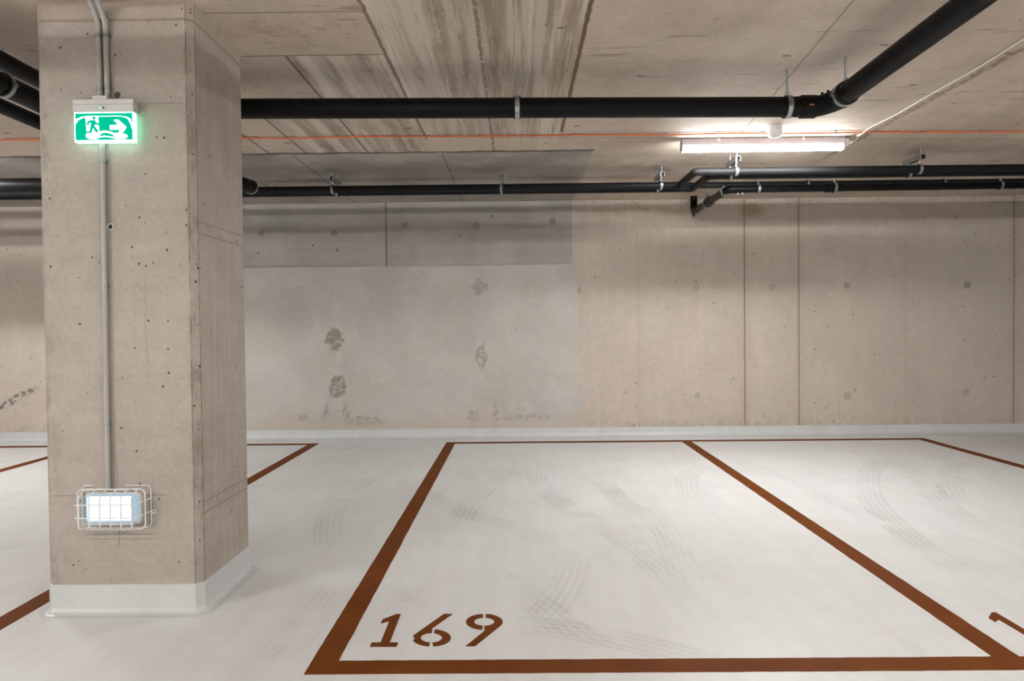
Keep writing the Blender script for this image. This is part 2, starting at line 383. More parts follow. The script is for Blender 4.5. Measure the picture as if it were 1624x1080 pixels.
# --- floor coating
def mat_floor(name='floor coating', c1=(.705,.708,.705), c2=(.67,.67,.665)):
    n=NB(name)
    a=n.noise(.8,5,.6); b=n.noise(5,5,.65,loc=(3,3,3)); st=n.noise(6,5,.65,st=(1.6,.22,1),loc=(2,0,0))
    d=n.noise(5,4,.6,st=(.9,.5,1),loc=(8,0,0))
    col=n.mix(n.ss(a,.35,.65),c1,c2)
    col=n.mulc(.4,col,n.mix(n.ss(b,.35,.65),(.95,.95,.95),(1.02,1.02,1.02)))
    col=n.mulc(.55,col,n.mix(n.ss(st,.35,.65),(.93,.925,.92),(1.02,1.02,1.02)))
    p=n.pores(5,.035,.22); p2=n.pores(11,.045,.06,(4,4,4))
    col=n.mix(n.mul(n.mx(p,p2),.6),col,(.25,.2,.16))
    return n.bsdf(col,n.ss(a,.3,.7,.30,.44),None,.05,.001,.45)
def mat_tyre():
    n=NB('tyre residue'); uv=n.nt.nodes.new('ShaderNodeUVMap'); uv.uv_map='UVMap'
    sp=n.nt.nodes.new('ShaderNodeSeparateXYZ'); n.nt.links.new(uv.outputs[0],sp.inputs[0]); U,V=sp.outputs[0],sp.outputs[1]
    uv2=n.nt.nodes.new('ShaderNodeUVMap'); uv2.uv_map='along'; s2=n.nt.nodes.new('ShaderNodeSeparateXYZ'); n.nt.links.new(uv2.outputs[0],s2.inputs[0])
    T=s2.outputs[0]; K=s2.outputs[1]
    rib=n.ss(n.m('SINE',n.mul(V,2*PI*5.0)),-.7,.7)
    blk=n.ss(n.m('SINE',n.add(n.mul(U,2*PI*22),n.mul(V,9.0))),-.6,.3)
    edge=n.mul(n.ss(V,.0,.06),n.inv(n.ss(V,.94,1.0))); end=n.mul(n.ss(T,0,.14),n.inv(n.ss(T,.75,1)))
    wear=n.ss(n.noise(3.5,5,.65,loc=(1,2,3)),.30,.62)
    al=n.mul(.26,edge,end,wear,n.m('MULTIPLY_ADD',rib,.75,.25),n.m('MULTIPLY_ADD',blk,.2,.8),K)
    t=n.nt.nodes.new('ShaderNodeBsdfTransparent'); d=n.nt.nodes.new('ShaderNodeBsdfPrincipled'); d.inputs['Base Color'].default_value=(.23,.185,.16,1); d.inputs['Roughness'].default_value=.6
    mxn=n.nt.nodes.new('ShaderNodeMixShader'); n.nt.links.new(al,mxn.inputs[0]); n.nt.links.new(t.outputs[0],mxn.inputs[1]); n.nt.links.new(d.outputs[0],mxn.inputs[2])
    n.nt.links.new(mxn.outputs[0],n.out.inputs[0]); return n.mat
def mat_paint():
    n=NB('brown floor paint'); g=n.noise(140,3,.7); a=n.noise(4,4)
    col=n.mix(n.ss(a,.3,.7),(.135,.036,.006),(.158,.045,.008)); col=n.mulc(.6,col,n.mix(g,(.75,.75,.75),(1.25,1.25,1.25)))
    p=n.pores(20,.05,.04); col=n.mix(n.mul(p,.5),col,(.35,.22,.14))
    return n.bsdf(col,n.ss(g,.3,.7,.55,.72),g,.25,.002,.08)
def mat_pipe(name,col=(.006,.006,.0065),rough=.42,spec=.3):
    n=NB(name); a=n.noise(9,4); s=n.noise(20,3,.6,st=(.2,.2,1.5))
    c=n.mix(n.mul(n.ss(a,.5,.75),.35),col,tuple(x*2.6 for x in col)); return n.bsdf(c,n.ss(s,.3,.7,rough-.07,rough+.08),None,0,0,spec)

M={}
M['wall']=mat_wall(); M['wall_up']=mat_wall_upper(); M['wall_render']=mat_wall_render(); M['column']=mat_column(); M['ceiling']=mat_ceiling()
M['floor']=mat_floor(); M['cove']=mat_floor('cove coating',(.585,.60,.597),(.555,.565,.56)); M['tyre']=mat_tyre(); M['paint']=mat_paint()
M['pipe']=mat_pipe('black pipe',(.0045,.0042,.0042),.48,.16); M['pipe2']=mat_pipe('black insulated pipe',(.007,.007,.0075),.58,.2)
M['pipe3']=mat_pipe('black plastic pipe',(.004,.004,.0042),.30,.16)
M['zinc']=plain('zinc plated steel',(.36,.39,.39),.42,.9,.08,60); M['rubber']=plain('black rubber',(.012,.012,.012),.7)
M['white']=plain('white plastic',(.72,.71,.70),.4); M['offwhite']=plain('off white plastic',(.60,.58,.555),.45)
M['conduit']=plain('grey conduit',(.40,.385,.35),.45); M['orange']=plain('orange cable sheath',(.74,.15,.035),.45)
M['wcable']=plain('white cable sheath',(.62,.60,.56),.5); M['housing']=plain('lamp housing',(.42,.41,.43),.4)
M['dark']=plain('dark plastic',(.02,.02,.02),.5); M['wire']=plain('white coated wire',(.74,.73,.71),.35)
M['brown']=plain('brown printed label',(.45,.19,.08),.5); M['hole']=plain('plastic sleeve',(.04,.038,.035),.6)
M['tie']=plain('tie hole mortar',(.40,.345,.29),.85,var=.26,sc=42); M['tie_dark']=plain('tie hole dark mortar',(.29,.255,.22),.85,var=.3,sc=42)
def glow_lamp(name,col,under,flank):
    n=NB(name); e=n.nt.nodes.new('ShaderNodeEmission'); e.inputs[0].default_value=tuple(col)+(1,)
    n.nt.links.new(n.ss(n.m('MULTIPLY',n.NZ,-1.0),.25,.95,flank,under),e.inputs[1]); n.nt.links.new(e.outputs[0],n.out.inputs[0]); return n.mat
M['tube']=glow_lamp('lit diffuser',(1,1,1),238.0,82.0); M['tube_aisle']=glow_lamp('lit diffuser aisle',(1,.995,.985),430.0,330.0)
M['em_led']=glow('lit emergency lens',(.80,.92,1.0),2.4); M['em_rim']=glow('faintly lit lens rim',(.56,.68,.80),.75)
M['sg_green']=glow('lit green panel',(.0,.50,.28),1.0); M['sg_white']=glow('lit white pictogram and glare',(.93,1,.97),2.2); M['sg_edge']=glow('lit panel edge',(.62,1,.86),4.0); M['sg_side']=glow('lit panel flank',(.26,1,.62),3.6)
M['led_green']=glow('green indicator',(.1,.9,.3),2.0)
def mat_clear():
    n=NB('clear polycarbonate'); g=n.nt.nodes.new('ShaderNodeBsdfGlossy'); g.inputs['Roughness'].default_value=.12; g.inputs[0].default_value=(.9,.95,1,1)
    t=n.nt.nodes.new('ShaderNodeBsdfTransparent'); t.inputs[0].default_value=(.90,.95,.98,1); mm=n.nt.nodes.new('ShaderNodeMixShader')
    fr=n.nt.nodes.new('ShaderNodeFresnel'); fr.inputs[0].default_value=1.4
    n.nt.links.new(n.add(n.mul(fr.outputs[0],.8),.06),mm.inputs[0]); n.nt.links.new(t.outputs[0],mm.inputs[1]); n.nt.links.new(g.outputs[0],mm.inputs[2]); n.nt.links.new(mm.outputs[0],n.out.inputs[0]); return n.mat
M['clear']=mat_clear()
M['far']=plain('plain concrete',(.545,.46,.375),.8,var=.08,sc=3); M['floor_far']=plain('floor coating further off',(.685,.688,.683),.38,var=.03,sc=3)

# ------------------------------------------------------------------ setting
XL,XR,YB=-15.0,15.0,-11.0
def slab(name,z0,z1,xs,ys,mats,pick):
    """slab whose faces are divided so that each bay of it can have its own finish"""
    vs=[];fs=[];mi=[]
    for zi,z in enumerate((z0,z1)):
        o=len(vs); vs+=[(x,y,z) for y in ys for x in xs]; nx=len(xs)
        for j in range(len(ys)-1):
            for i in range(nx-1):
                f=(o+j*nx+i,o+j*nx+i+1,o+(j+1)*nx+i+1,o+(j+1)*nx+i); fs.append(f if zi else f[::-1]); mi.append(pick(i,j))
    nx,ny=len(xs),len(ys); N=nx*ny
    for i in range(nx-1): fs+=[(i,i+1,N+i+1,N+i),(N+(ny-1)*nx+i,N+(ny-1)*nx+i+1,(ny-1)*nx+i+1,(ny-1)*nx+i)]; mi+=[1,1]
    for j in range(ny-1): a,b=j*nx,(j+1)*nx; fs+=[(a,N+a,N+b,b),(b+nx-1,N+b+nx-1,N+a+nx-1,a+nx-1)]; mi+=[1,1]
    me=bpy.data.meshes.new(name); me.from_pydata(vs,[],fs)
    for m_ in mats: me.materials.append(m_)
    for p,k in zip(me.polygons,mi): p.material_index=k
    o=bpy.data.objects.new(name,me); C.objects.link(o); return o
_XS,_YS=[XL,-6.0,6.0,XR],[YB,2.0,YW]
_pk=lambda i,j: 0 if (i==1 and j==1) else 1
fl=struct(slab('floor',-.2,0,_XS,_YS,(M['floor'],M['floor_far']),_pk),'pale grey coated garage floor with faint tyre marks')
struct(slab('ceiling',ZC,ZC+.25,_XS,_YS,(M['ceiling'],M['far']),_pk),'board marked concrete ceiling slab')
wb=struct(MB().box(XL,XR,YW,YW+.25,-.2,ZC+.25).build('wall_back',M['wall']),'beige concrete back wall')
struct(MB().box(XL-.25,XL,YB,YW,-.2,ZC+.25).build('wall_left',M['far'])); struct(MB().box(XR,XR+.25,YB,YW,-.2,ZC+.25).build('wall_right',M['far']))
struct(MB().box(XL,XR,YB-.25,YB,-.2,ZC+.25).build('wall_front',M['far']))
# panels of the back wall
def ragged_panel(x0,x1,z0,z1,y0,rag_r=.0,rag_t=.0,step=.03):
    pts=[(x0,z0),(x1+.04 if rag_r else x1,z0)]
    k=int((z1-z0)/step)
    for i in range(1,k):
        t=i/k; pts.append((x1+(.04*(1-t) if rag_r else 0)+random.uniform(-1,1)*rag_r,z0+(z1-z0)*t))
    pts.append((x1,z1)); k=int((x1-x0)/.12)
    for i in range(1,k): pts.append((x1+(x0-x1)*i/k,z1+random.uniform(-1,1)*rag_t))
    pts.append((x0,z1))
    return MB().prism_y(pts,y0,YW+.01)
o=ragged_panel(-3.6,.622,1.90,ZC,YW-.006).build('wall_panel',M['wall_up'],wb); o['label']='darker grey cast panel along the top of the wall'
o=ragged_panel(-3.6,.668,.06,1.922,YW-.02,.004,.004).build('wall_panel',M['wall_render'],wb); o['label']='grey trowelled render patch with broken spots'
# tie holes
def tie(x,z,r,mat,y,dark=None):
    o=MB().lathe((x,y,z),[(r*1.12,0.002),(r*1.10,-.0012),(r*.95,-.0018),(r*.86,-.0004),(r*.2,-.0002)],22,'y').build('tie_hole',mat,wb,True); return o
for x,z,r in ((2.004,1.65,.032),(2.844,1.641,.036),(3.676,1.654,.034),(5.002,1.647,.036),(2.005,.447,.030),(3.675,.425,.036),(4.991,.454,.034),(.684,1.636,.036),(-5.1,1.65,.034)):
    tie(x,z,r,M['tie'] if x!=5.002 else M['tie_dark'],YW)
for x,z,r in ((-2.845,2.306,.034),(-2.032,2.30,.034),(-1.243,2.373,.034),(-.447,2.364,.036),(.403,2.396,.036)):
    tie(x,z,r,M['tie_dark'],YW-.006)
# coved base along the wall
def cove_profile(top,R,tail=.03):
    pr=[(.0,top),(.004,top-.002),(.004,R)]
    for k in range(1,9):
        a=PI/2*k/8; pr.append((.004+R*(1-math.cos(a)),R*(1-math.sin(a))+.0006))
    pr.append((.004+R+tail,.0004)); return pr
pr=cove_profile(.103,.050,.02)
mb=MB(); vs=[(x,YW-.02*0-d-.0,z) for x in (XL,XR) for d,z in pr]; n_=len(pr)
mb.add(vs,[(i,i+1,n_+i+1,n_+i) for i in range(n_-1)])
# render patch is 2 cm proud, so the coving runs a little forward of it
for i,v in enumerate(mb.v): mb.v[i]=(v[0],v[1]-.021,v[2])
mb.add([(XL,YW,.103),(XR,YW,.103),(XR,YW-.021,.103),(XL,YW-.021,.103)],[(0,1,2,3)])
struct(mb.build('baseboard_back',M['cove'],None,True,bang=50),'pale grey coved base along the back wall')

# ------------------------------------------------------------------ column
ch=.027
poly=[(CX0+ch,CY0),(CX1-ch,CY0),(CX1,CY0+ch),(CX1,CY1-ch),(CX1-ch,CY1),(CX0+ch,CY1),(CX0,CY1-ch),(CX0,CY0+ch)]
col=struct(MB().prism(poly,-.02,ZC+.02).build('column',M['column'],None,bevel=.003),'square concrete column with chamfered edges')
def offset(poly,d):
    n=len(poly); out=[]
    for i in range(n):
        p0,p1,p2=Vector(poly[i-1]),Vector(poly[i]),Vector(poly[(i+1)%n])
        e1=(p1-p0).normalized(); e2=(p2-p1).normalized(); n1=Vector((e1.y,-e1.x)); n2=Vector((e2.y,-e2.x))
        b=(n1+n2).normalized(); out.append(tuple(p1+b*(d/max(.3,b.dot(n1)))))
    return out
pr=cove_profile(.128,.030,.012); mb=MB(); N8=len(poly); vs=[]
for d,z in pr: vs+=[(x,y,z) for x,y in offset(poly,d)]
mb.add(vs,[(i*N8+k,i*N8+(k+1)%N8,(i+1)*N8+(k+1)%N8,(i+1)*N8+k) for i in range(len(pr)-1) for k in range(N8)])
o=mb.build('cove_base',M['cove'],col,True,bang=30); o['label']='pale grey coated coved foot of the column'
# open spacer hole in the column face
o=MB().band((-1.742,CY0-.003,1.675),'y',.011,.008,.004,24).build('spacer_sleeve',M['offwhite'],col,True)
MB().lathe((-1.742,CY0-.0015,1.675),[(.0112,.001),(.0112,0)],20,'y').build('spacer_hole',M['dark'],col)

# ------------------------------------------------------------------ painted marks on the floor
PZ0,PZ1=-.0002,.0016
xL,xR,xRR,xL0,xM,yn,yf,w=-.721,1.779,4.279,-2.190,-4.60,2.480,7.359,.0495
def paint_poly(name,poly,label,cat='floor marking',group=None,parent=None):
    mb=MB().prism(poly,PZ0,PZ1); o=mb.build(name,M['paint'],parent)
    return tag(o,label,cat,group) if parent is None else o
def strip(name,x0,x1,y0,y1,label,rag=.0012):
    pts=[]
    L=[(x0,y0),(x1,y0),(x1,y1),(x0,y1)]
    for i in range(4):
        a,b=Vector(L[i]),Vector(L[(i+1)%4]); k=max(1,int((b-a).length/.04)); nn=Vector(((b-a).normalized().y,-(b-a).normalized().x))
        for j in range(k):
            p=a+(b-a)*j/k
            if j and (b-a).length>.3: p=p+nn*random.uniform(-rag,rag)
            pts.append(tuple(p))
    return paint_poly(name,pts,label,'parking line')
strip('parking_line',xL-w,xL+w,yn-w,yf+w,'brown painted line along the left side of bay 169')
strip('parking_line',xR-w,xR+w,yn+w,yf-w,'brown painted line dividing bay 169 from the bay to its right')
strip('parking_line',xRR-w,xRR+w,yn+w,yf-w,'short visible brown line at the far right edge, side of the last bay')
strip('parking_line',xL+w,xRR+w,yn-w,yn+w,'wide brown painted line across the front of bay 169 under the numbers')
strip('parking_line',xL+w,xRR+w,yf-w,yf+w,'brown line across the back of the bays by the wall, right of the column')
strip('parking_line',xL0-w,xL0+w,yn-w,yf+w,'brown painted line passing behind the column foot')
strip('parking_line',xM-w,xM+w,yn-w,yf-w,'brown painted line crossing the floor left of the column')
strip('parking_line',-9.2,xL0-w,yf-w,yf+w,'brown line by the wall behind and left of the column')
DIG={'one':[(-0.5799,2.6414),(-0.5811,2.677),(-0.5457,2.6765),(-0.5482,2.8744),(-0.5792,2.8502),(-0.5794,2.8907),(-0.5291,2.945),(-0.5116,2.9447),(-0.5102,2.676),(-0.4763,2.6755),(-0.4774,2.64)],
'six':[[(-0.3515,2.6415),(-0.3618,2.6434),(-0.372,2.6467),(-0.3817,2.6512),(-0.391,2.6569),(-0.3996,2.6636),(-0.4074,2.6713),(-0.4142,2.6798),(-0.4198,2.689),(-0.42,2.699),(-0.4165,2.712),(-0.4279,2.7329),(-0.3267,2.9416),(-0.2884,2.941),(-0.3598,2.8003),(-0.3571,2.7863),(-0.3554,2.7571),(-0.3644,2.7565),(-0.373,2.754),(-0.3805,2.7495),(-0.3866,2.7435),(-0.391,2.736),(-0.3935,2.7276),(-0.394,2.7186),(-0.3926,2.7095),(-0.3892,2.7007),(-0.3841,2.6925),(-0.3775,2.6855),(-0.3697,2.6797),(-0.3611,2.6756),(-0.3521,2.6733)],
[(-0.3471,2.7906),(-0.331,2.786),(-0.3159,2.7782),(-0.3023,2.7679),(-0.291,2.7553),(-0.2823,2.7411),(-0.2765,2.726),(-0.274,2.7106),(-0.2747,2.6954),(-0.2785,2.6813),(-0.2853,2.6686),(-0.2947,2.6579),(-0.3064,2.6495),(-0.3198,2.6439),(-0.3345,2.6411),(-0.3434,2.6729),(-0.334,2.6746),(-0.3255,2.6784),(-0.3185,2.6842),(-0.3132,2.6917),(-0.3099,2.7005),(-0.309,2.7101),(-0.3103,2.72),(-0.314,2.7296),(-0.3198,2.7385),(-0.3274,2.7461),(-0.3363,2.7519),(-0.3462,2.7557)]],
'nine':[[(-0.1585,2.9386),(-0.1747,2.9359),(-0.1896,2.9297),(-0.2027,2.9204),(-0.2132,2.9084),(-0.2208,2.8943),(-0.2252,2.8788),(-0.2261,2.8625),(-0.2236,2.8464),(-0.2179,2.8309),(-0.2093,2.8169),(-0.1981,2.8048),(-0.1849,2.7952),(-0.1703,2.7884),(-0.1548,2.7847),(-0.1541,2.8215),(-0.1636,2.8242),(-0.1724,2.8289),(-0.1799,2.8353),(-0.1858,2.8433),(-0.1897,2.8522),(-0.1914,2.8617),(-0.1907,2.8712),(-0.1877,2.8801),(-0.1826,2.888),(-0.1755,2.8944),(-0.1669,2.8989),(-0.1573,2.9012)],
[(-0.1461,2.9383),(-0.1349,2.9363),(-0.1239,2.9326),(-0.1135,2.9274),(-0.104,2.9207),(-0.0954,2.9128),(-0.088,2.9039),(-0.0819,2.894),(-0.0773,2.8835),(-0.0742,2.8726),(-0.0727,2.8614),(-0.0728,2.8503),(-0.0744,2.8395),(-0.081,2.8203),(-0.1742,2.6396),(-0.2114,2.6401),(-0.1406,2.7817),(-0.1461,2.7861),(-0.1466,2.82),(-0.1419,2.8212),(-0.1325,2.8234),(-0.124,2.8278),(-0.1169,2.834),(-0.1117,2.8417),(-0.1085,2.8505),(-0.1076,2.86),(-0.1091,2.8696),(-0.1129,2.8787),(-0.1189,2.8868),(-0.1266,2.8935),(-0.1356,2.8984),(-0.1455,2.901)]]}
num=thing('bay_number','brown stencilled number 169 painted in the middle bay','number',(-.33,2.64,0))
paint_poly('digit',DIG['one'],'',parent=num)
for k in ('six','nine'):
    mb=MB(); [mb.prism(p,PZ0,PZ1) for p in DIG[k]]; mb.build('digit',M['paint'],num)
num=thing('bay_number','cut off brown digit 1 painted in the bay right of bay 169','number',(2.0,2.64,0))
paint_poly('digit',[(x+2.522,y-.026) for x,y in DIG['one']],'',parent=num)

# tyre marks: thin rubber films on the floor coating
TR=[
 ([(-1.08,5.94),(-1.21,5.57),(-1.29,5.12),(-1.26,4.66),(-1.17,4.21),(-1.07,3.89),(-.98,3.66)],.42),
 ([(-1.04,5.83),(-.89,5.46),(-.64,5.01),(-.32,4.53),(-.09,4.3),(.11,4.04),(.25,3.81)],.34),
 ([(.07,6.01),(-.18,5.53),(-.31,4.92),(-.37,4.43),(-.37,4.08)],.34),
 ([(.15,6.0),(.17,5.42),(.27,4.9),(.42,4.47),(.57,4.06),(.67,3.67),(.73,3.31),(.71,2.93)],.42),
 ([(.44,6.23),(.56,5.71),(.71,5.13),(.73,4.46),(.79,3.9),(.87,3.46)],.26),
 ([(.85,6.03),(.71,5.5),(.69,5.05),(.77,4.66),(.9,4.27)],.26),
 ([(3.48,6.45),(3.03,5.91),(2.67,5.28),(2.43,4.71),(2.29,4.19),(2.21,3.74),(2.19,3.37),(2.19,3.02)],.36),
 ([(3.4,6.27),(3.27,5.7),(3.04,5.11),(2.85,4.57),(2.8,4.21),(2.86,3.94)],.45),
 ([(3.94,6.19),(3.47,5.6),(3.15,5.03),(2.97,4.57)],.36),
 ([(1.68,6.07),(1.4,5.68),(1.23,4.95),(1.22,4.56)],.28),
 ([(1.97,6.52),(2.11,5.47),(2.22,4.65),(2.25,4.0),(2.28,3.51),(2.36,3.24)],.24),
 ([(-.22,3.56),(-.07,3.33),(.09,3.03),(.23,2.73),(.36,2.53)],.28),
 ([(-.96,2.5),(-.91,2.67),(-.88,2.93),(-.87,3.2),(-.87,3.34)],.28),
 ([(-.05,2.84),(.15,2.80),(.34,2.72),(.55,2.60),(.75,2.44)],.34),
 ([(.3,3.63),(.24,3.32),(.15,3.03),(.05,2.83)],.26),
 ([(.92,5.43),(.88,4.13),(.82,3.4),(.74,2.94)],.24),
 ([(-3.87,5.38),(-3.84,5.08),(-3.81,4.69),(-3.7,4.2)],.34),
 ([(-2.86,4.12),(-2.95,3.88),(-2.99,3.67),(-3.1,3.3)],.34),
 ([(-.66,3.2),(-.55,3.175),(-.43,3.15)],.42),
]
def catmull(P,k=10):
    P=[Vector(p) for p in P]; P=[P[0]*2-P[1]]+P+[P[-1]*2-P[-2]]; out=[]
    for i in range(1,len(P)-2):
        for j in range(k):
            t=j/k; a,b,c,d=P[i-1:i+3]
            out.append(.5*((2*b)+(c-a)*t+(2*a-5*b+4*c-d)*t*t+(3*b-a-3*c+d)*t**3))
    out.append(P[-2]); return out
for ti,(P,k_) in enumerate(TR):
    pts=catmull(P); vs=[];u=[0]; z=.0003+.00005*ti; hw=.095
    for i in range(1,len(pts)): u.append(u[-1]+(pts[i]-pts[i-1]).length)
    for i,p in enumerate(pts):
        t=(pts[min(i+1,len(pts)-1)]-pts[max(i-1,0)]).normalized(); q=Vector((-t.y,t.x))
        vs+=[(p.x-q.x*hw,p.y-q.y*hw,z),(p.x+q.x*hw,p.y+q.y*hw,z)]
    me=bpy.data.meshes.new('tyre_mark'); me.from_pydata(vs,[],[(2*i,2*i+1,2*i+3,2*i+2) for i in range(len(pts)-1)])
    uv=me.uv_layers.new(name='UVMap'); uv2=me.uv_layers.new(name='along')
    for l in me.loops:
        i=l.vertex_index; uv.data[l.index].uv=(u[i//2],i%2); uv2.data[l.index].uv=(u[i//2]/u[-1],k_)
    me.materials.append(M['tyre']); o=bpy.data.objects.new('tyre_mark',me); C.objects.link(o); o.parent=fl
    o['label']='faint curved grey tyre mark'

# ------------------------------------------------------------------ hangers and pipes
def clamp_parts(t,c,axis,r,lug=True,wd=.024):
    cx,cy,cz=c
    MB().band(c,axis,r+.0005,wd+.012,.005,32).build('rubber_liner',M['rubber'],t,True)
    MB().band(c,axis,r+.0055,wd,.003,32).build('clamp_band',M['zinc'],t,True)
    if lug:
        for s in (-1,1):
            mb=MB(); ro=r+.006
            if axis=='x':
                mb.box(cx-wd/2,cx+wd/2,cy+s*ro-.002 if s>0 else cy-ro-.012,cy+ro+.012 if s>0 else cy-ro+.002,cz-.006,cz-.002)
                mb.box(cx-wd/2,cx+wd/2,cy+s*ro-.002 if s>0 else cy-ro-.012,cy+ro+.012 if s>0 else cy-ro+.002,cz+.002,cz+.006)
                mb.cyl((cx,cy+s*(ro+.006),cz-.014),(cx,cy+s*(ro+.006),cz+.012),.0045,8)
            else:
                mb.box(cx+s*ro-.002 if s>0 else cx-ro-.012,cx+ro+.012 if s>0 else cx-ro+.002,cy-wd/2,cy+wd/2,cz-.006,cz-.002)
                mb.box(cx+s*ro-.002 if s>0 else cx-ro-.012,cx+ro+.012 if s>0 else cx-ro+.002,cy-wd/2,cy+wd/2,cz+.002,cz+.006)
                mb.cyl((cx+s*(ro+.006),cy,cz-.014),(cx+s*(ro+.006),cy,cz+.012),.0045,8)
            mb.build('clamp_screw',M['zinc'],t)
def hanger(c,axis,r,label,rodr=.006,group=None,lug=True,wd=.024,hook='pipe_hanger'):
    t=thing(hook,label,'pipe hanger',(c[0],c[1],ZC),group)
    clamp_parts(t,c,axis,r,lug,wd)
    MB().cyl((c[0],c[1],c[2]+r+.010),(c[0],c[1],ZC),rodr,12).build('threaded_rod',M['zinc'],t,True)
    MB().cyl((c[0],c[1],c[2]+r+.007),(c[0],c[1],c[2]+r+.026),rodr*1.7,6).build('boss_nut',M['zinc'],t)
    MB().cyl((c[0],c[1],ZC-.006),(c[0],c[1],ZC),rodr*1.7,12).build('ceiling_anchor',M['zinc'],t)
    return t
# front drain pipe: runs along the row, two 45 degree bends, then towards the aisle
def fz(x): return 2.439-.0074*x
FY=3.86; fr=.0545
ft=thing('drain_pipe','thick black drain pipe across the ceiling, bending at its right end out over the aisle','pipe',(0,FY,fz(0)))
MB().tube([(-2.288,FY-.02,fz(-2.288)),(1.60,FY,fz(1.6))],fr,32).build('pipe_run',M['pipe'],ft,True)
nz=lambda y: 2.437+(3.7-y)*.022
NXp=1.742
MB().tube(bend([(1.55,FY,fz(1.55)),(1.672,FY,fz(1.672)),(NXp,3.775,nz(3.775)),(NXp,3.60,nz(3.6))],.05),fr+.002,32).build('elbow',M['pipe'],ft,True)
MB().tube([(1.572,FY,fz(1.57)),(1.578,FY,fz(1.57)),(1.655,FY,fz(1.65)),(1.661,FY,fz(1.65))],[fr+.003,fr+.0085,fr+.0085,fr+.003],32).build('socket_collar',M['pipe'],ft,True)
MB().tube([(NXp,3.735,nz(3.735)),(NXp,3.730,nz(3.73)),(NXp,3.655,nz(3.66)),(NXp,3.650,nz(3.66))],[fr+.003,fr+.0085,fr+.0085,fr+.003],32).build('socket_collar',M['pipe'],ft,True)
MB().tube([(NXp,3.66,nz(3.66)),(NXp+.03,-4.0,nz(0)+.03)],fr,32).build('pipe_run',M['pipe'],ft,True)
for dx,dz in ((.0,.0),(.022,.020)):
    MB().cyl((1.690+dx,FY-.015-dx,fz(1.6)+fr+.002),(1.690+dx,FY-.015-dx,fz(1.6)+fr+.018+dz*.2),.008,8).build('fitting_lug',M['pipe'],ft)
MB().box(1.600,1.628,FY-fr-.0098,FY-fr-.0080,fz(1.6)-.012,fz(1.6)-.004).build('maker_label',M['brown'],ft)
hanger((.012,FY-.012,fz(0)),'x',fr,'galvanised pipe hanger in the middle of the thick black drain pipe',.006)
hanger((1.503,FY,fz(1.5)),'x',fr,'galvanised pipe hanger just left of the bend in the thick drain pipe',.006)
hanger((NXp,3.685,nz(3.68)),'y',fr+.003,'galvanised pipe hanger on the bend where the drain pipe turns to the aisle',.006)

# twin black service pipes with dog leg
ar=.0305; az=2.455
pa=[(-8,6.10,az),(1.435,6.10,az),(1.435,5.57,az),(7.5,5.57,az)]
pb=[(-8,6.25,az),(1.585,6.25,az),(1.585,5.72,az),(7.5,5.72,az)]
for nm,pp,lab in (('p',pa,'front one of the twin thin black pipes stepping forward beside the strip light'),('q',pb,'rear one of the twin thin black pipes, mostly hidden behind its neighbour')):
    t=thing('service_pipe',lab,'pipe',(pp[1][0],pp[1][1],az))
    P=[Vector(p) for p in pp]; b1=P[1]; b2=P[2]; L=.075
    MB().tube([P[0],b1-Vector((L,0,0))],ar,24).build('pipe_run',M['pipe2'],t,True)
    MB().tube(bend([b1-Vector((L,0,0)),b1,b1-Vector((0,L,0))],L),ar+.001,24).build('elbow',M['pipe2'],t,True)
    MB().tube([b1-Vector((0,L,0)),b2+Vector((0,L,0))],ar,24).build('pipe_run',M['pipe2'],t,True)
    MB().tube(bend([b2+Vector((0,L,0)),b2,b2+Vector((L,0,0))],L),ar+.001,24).build('elbow',M['pipe2'],t,True)
    MB().tube([b2+Vector((L,0,0)),P[3]],ar,24).build('pipe_run',M['pipe2'],t,True)
def channel(x,y0,ys,label):
    t=thing('strut_hanger',label,'pipe bracket',(x,y0,ZC),'strut brackets carrying the twin pipes')
    z1,z0,hw,th=2.566,2.530,.020,.003; ya,yb=y0-.045,y0+.22
    pr=[(-hw,z0),(-hw,z1),(hw,z1),(hw,z0),(hw-.010,z0),(hw-.010,z0+th),(hw-th,z0+th),(hw-th,z1-th),(-hw+th,z1-th),(-hw+th,z0+th),(-hw+.010,z0+th),(-hw+.010,z0)]
    MB().prism_y([(x+a,b) for a,b in pr],ya,yb).build('channel',M['zinc'],t)
    for y in (y0-.01,y0+.165):
        MB().cyl((x,y,z0-.008),(x,y,ZC),.005,10).build('threaded_rod',M['zinc'],t,True)
        mb=MB().cyl((x,y,z1),(x,y,z1+.009),.010,6); mb.build('nut',M['zinc'],t)
    for y in (y0,y0+.15):
        clamp_parts(t,(x-.004,y,az),'x',ar,True,.02)
        MB().cyl((x-.004,y,az+ar+.006),(x-.004,y,z0+.006),.006,8).build('stud',M['zinc'],t)
    return t
channel(-1.607,6.10,0,'strut bracket nearest the column, second from the left edge of the twin pipes')
channel(-.125,6.10,0,'strut bracket straight behind the middle hanger of the drain pipe')
channel(1.275,6.10,0,'strut bracket just left of the step in the twin pipes')
channel(1.765,5.57,0,'brightly lit strut bracket under the strip light')
channel(3.224,5.57,0,'strut bracket right of the strip light end')

# straight service pipe behind
bY,bz,brr=6.53,2.540,.029
t=thing('service_pipe','straight thin black pipe nearest the wall, behind the twin pipes','pipe',(0,bY,bz))
MB().tube([(-8,bY,bz),(7.5,bY,bz)],brr,24).build('pipe_run',M['pipe2'],t,True)
for x,lab in ((-2.28,'thin rod hanger of the wall side pipe, close to the column edge'),(-1.0,'thin rod hanger of the wall side pipe, between the two left strut brackets'),(.19,'thin rod hanger of the wall side pipe, just right of the middle strut bracket'),(2.73,'thin rod hanger of the wall side pipe, midway along the glossy pipe'),(4.0,'thin rod hanger of the wall side pipe, below the right strut bracket')):
    hanger((x,bY,bz),'x',brr,lab,.0035,'thin hangers of the wall side pipe',False,.016)

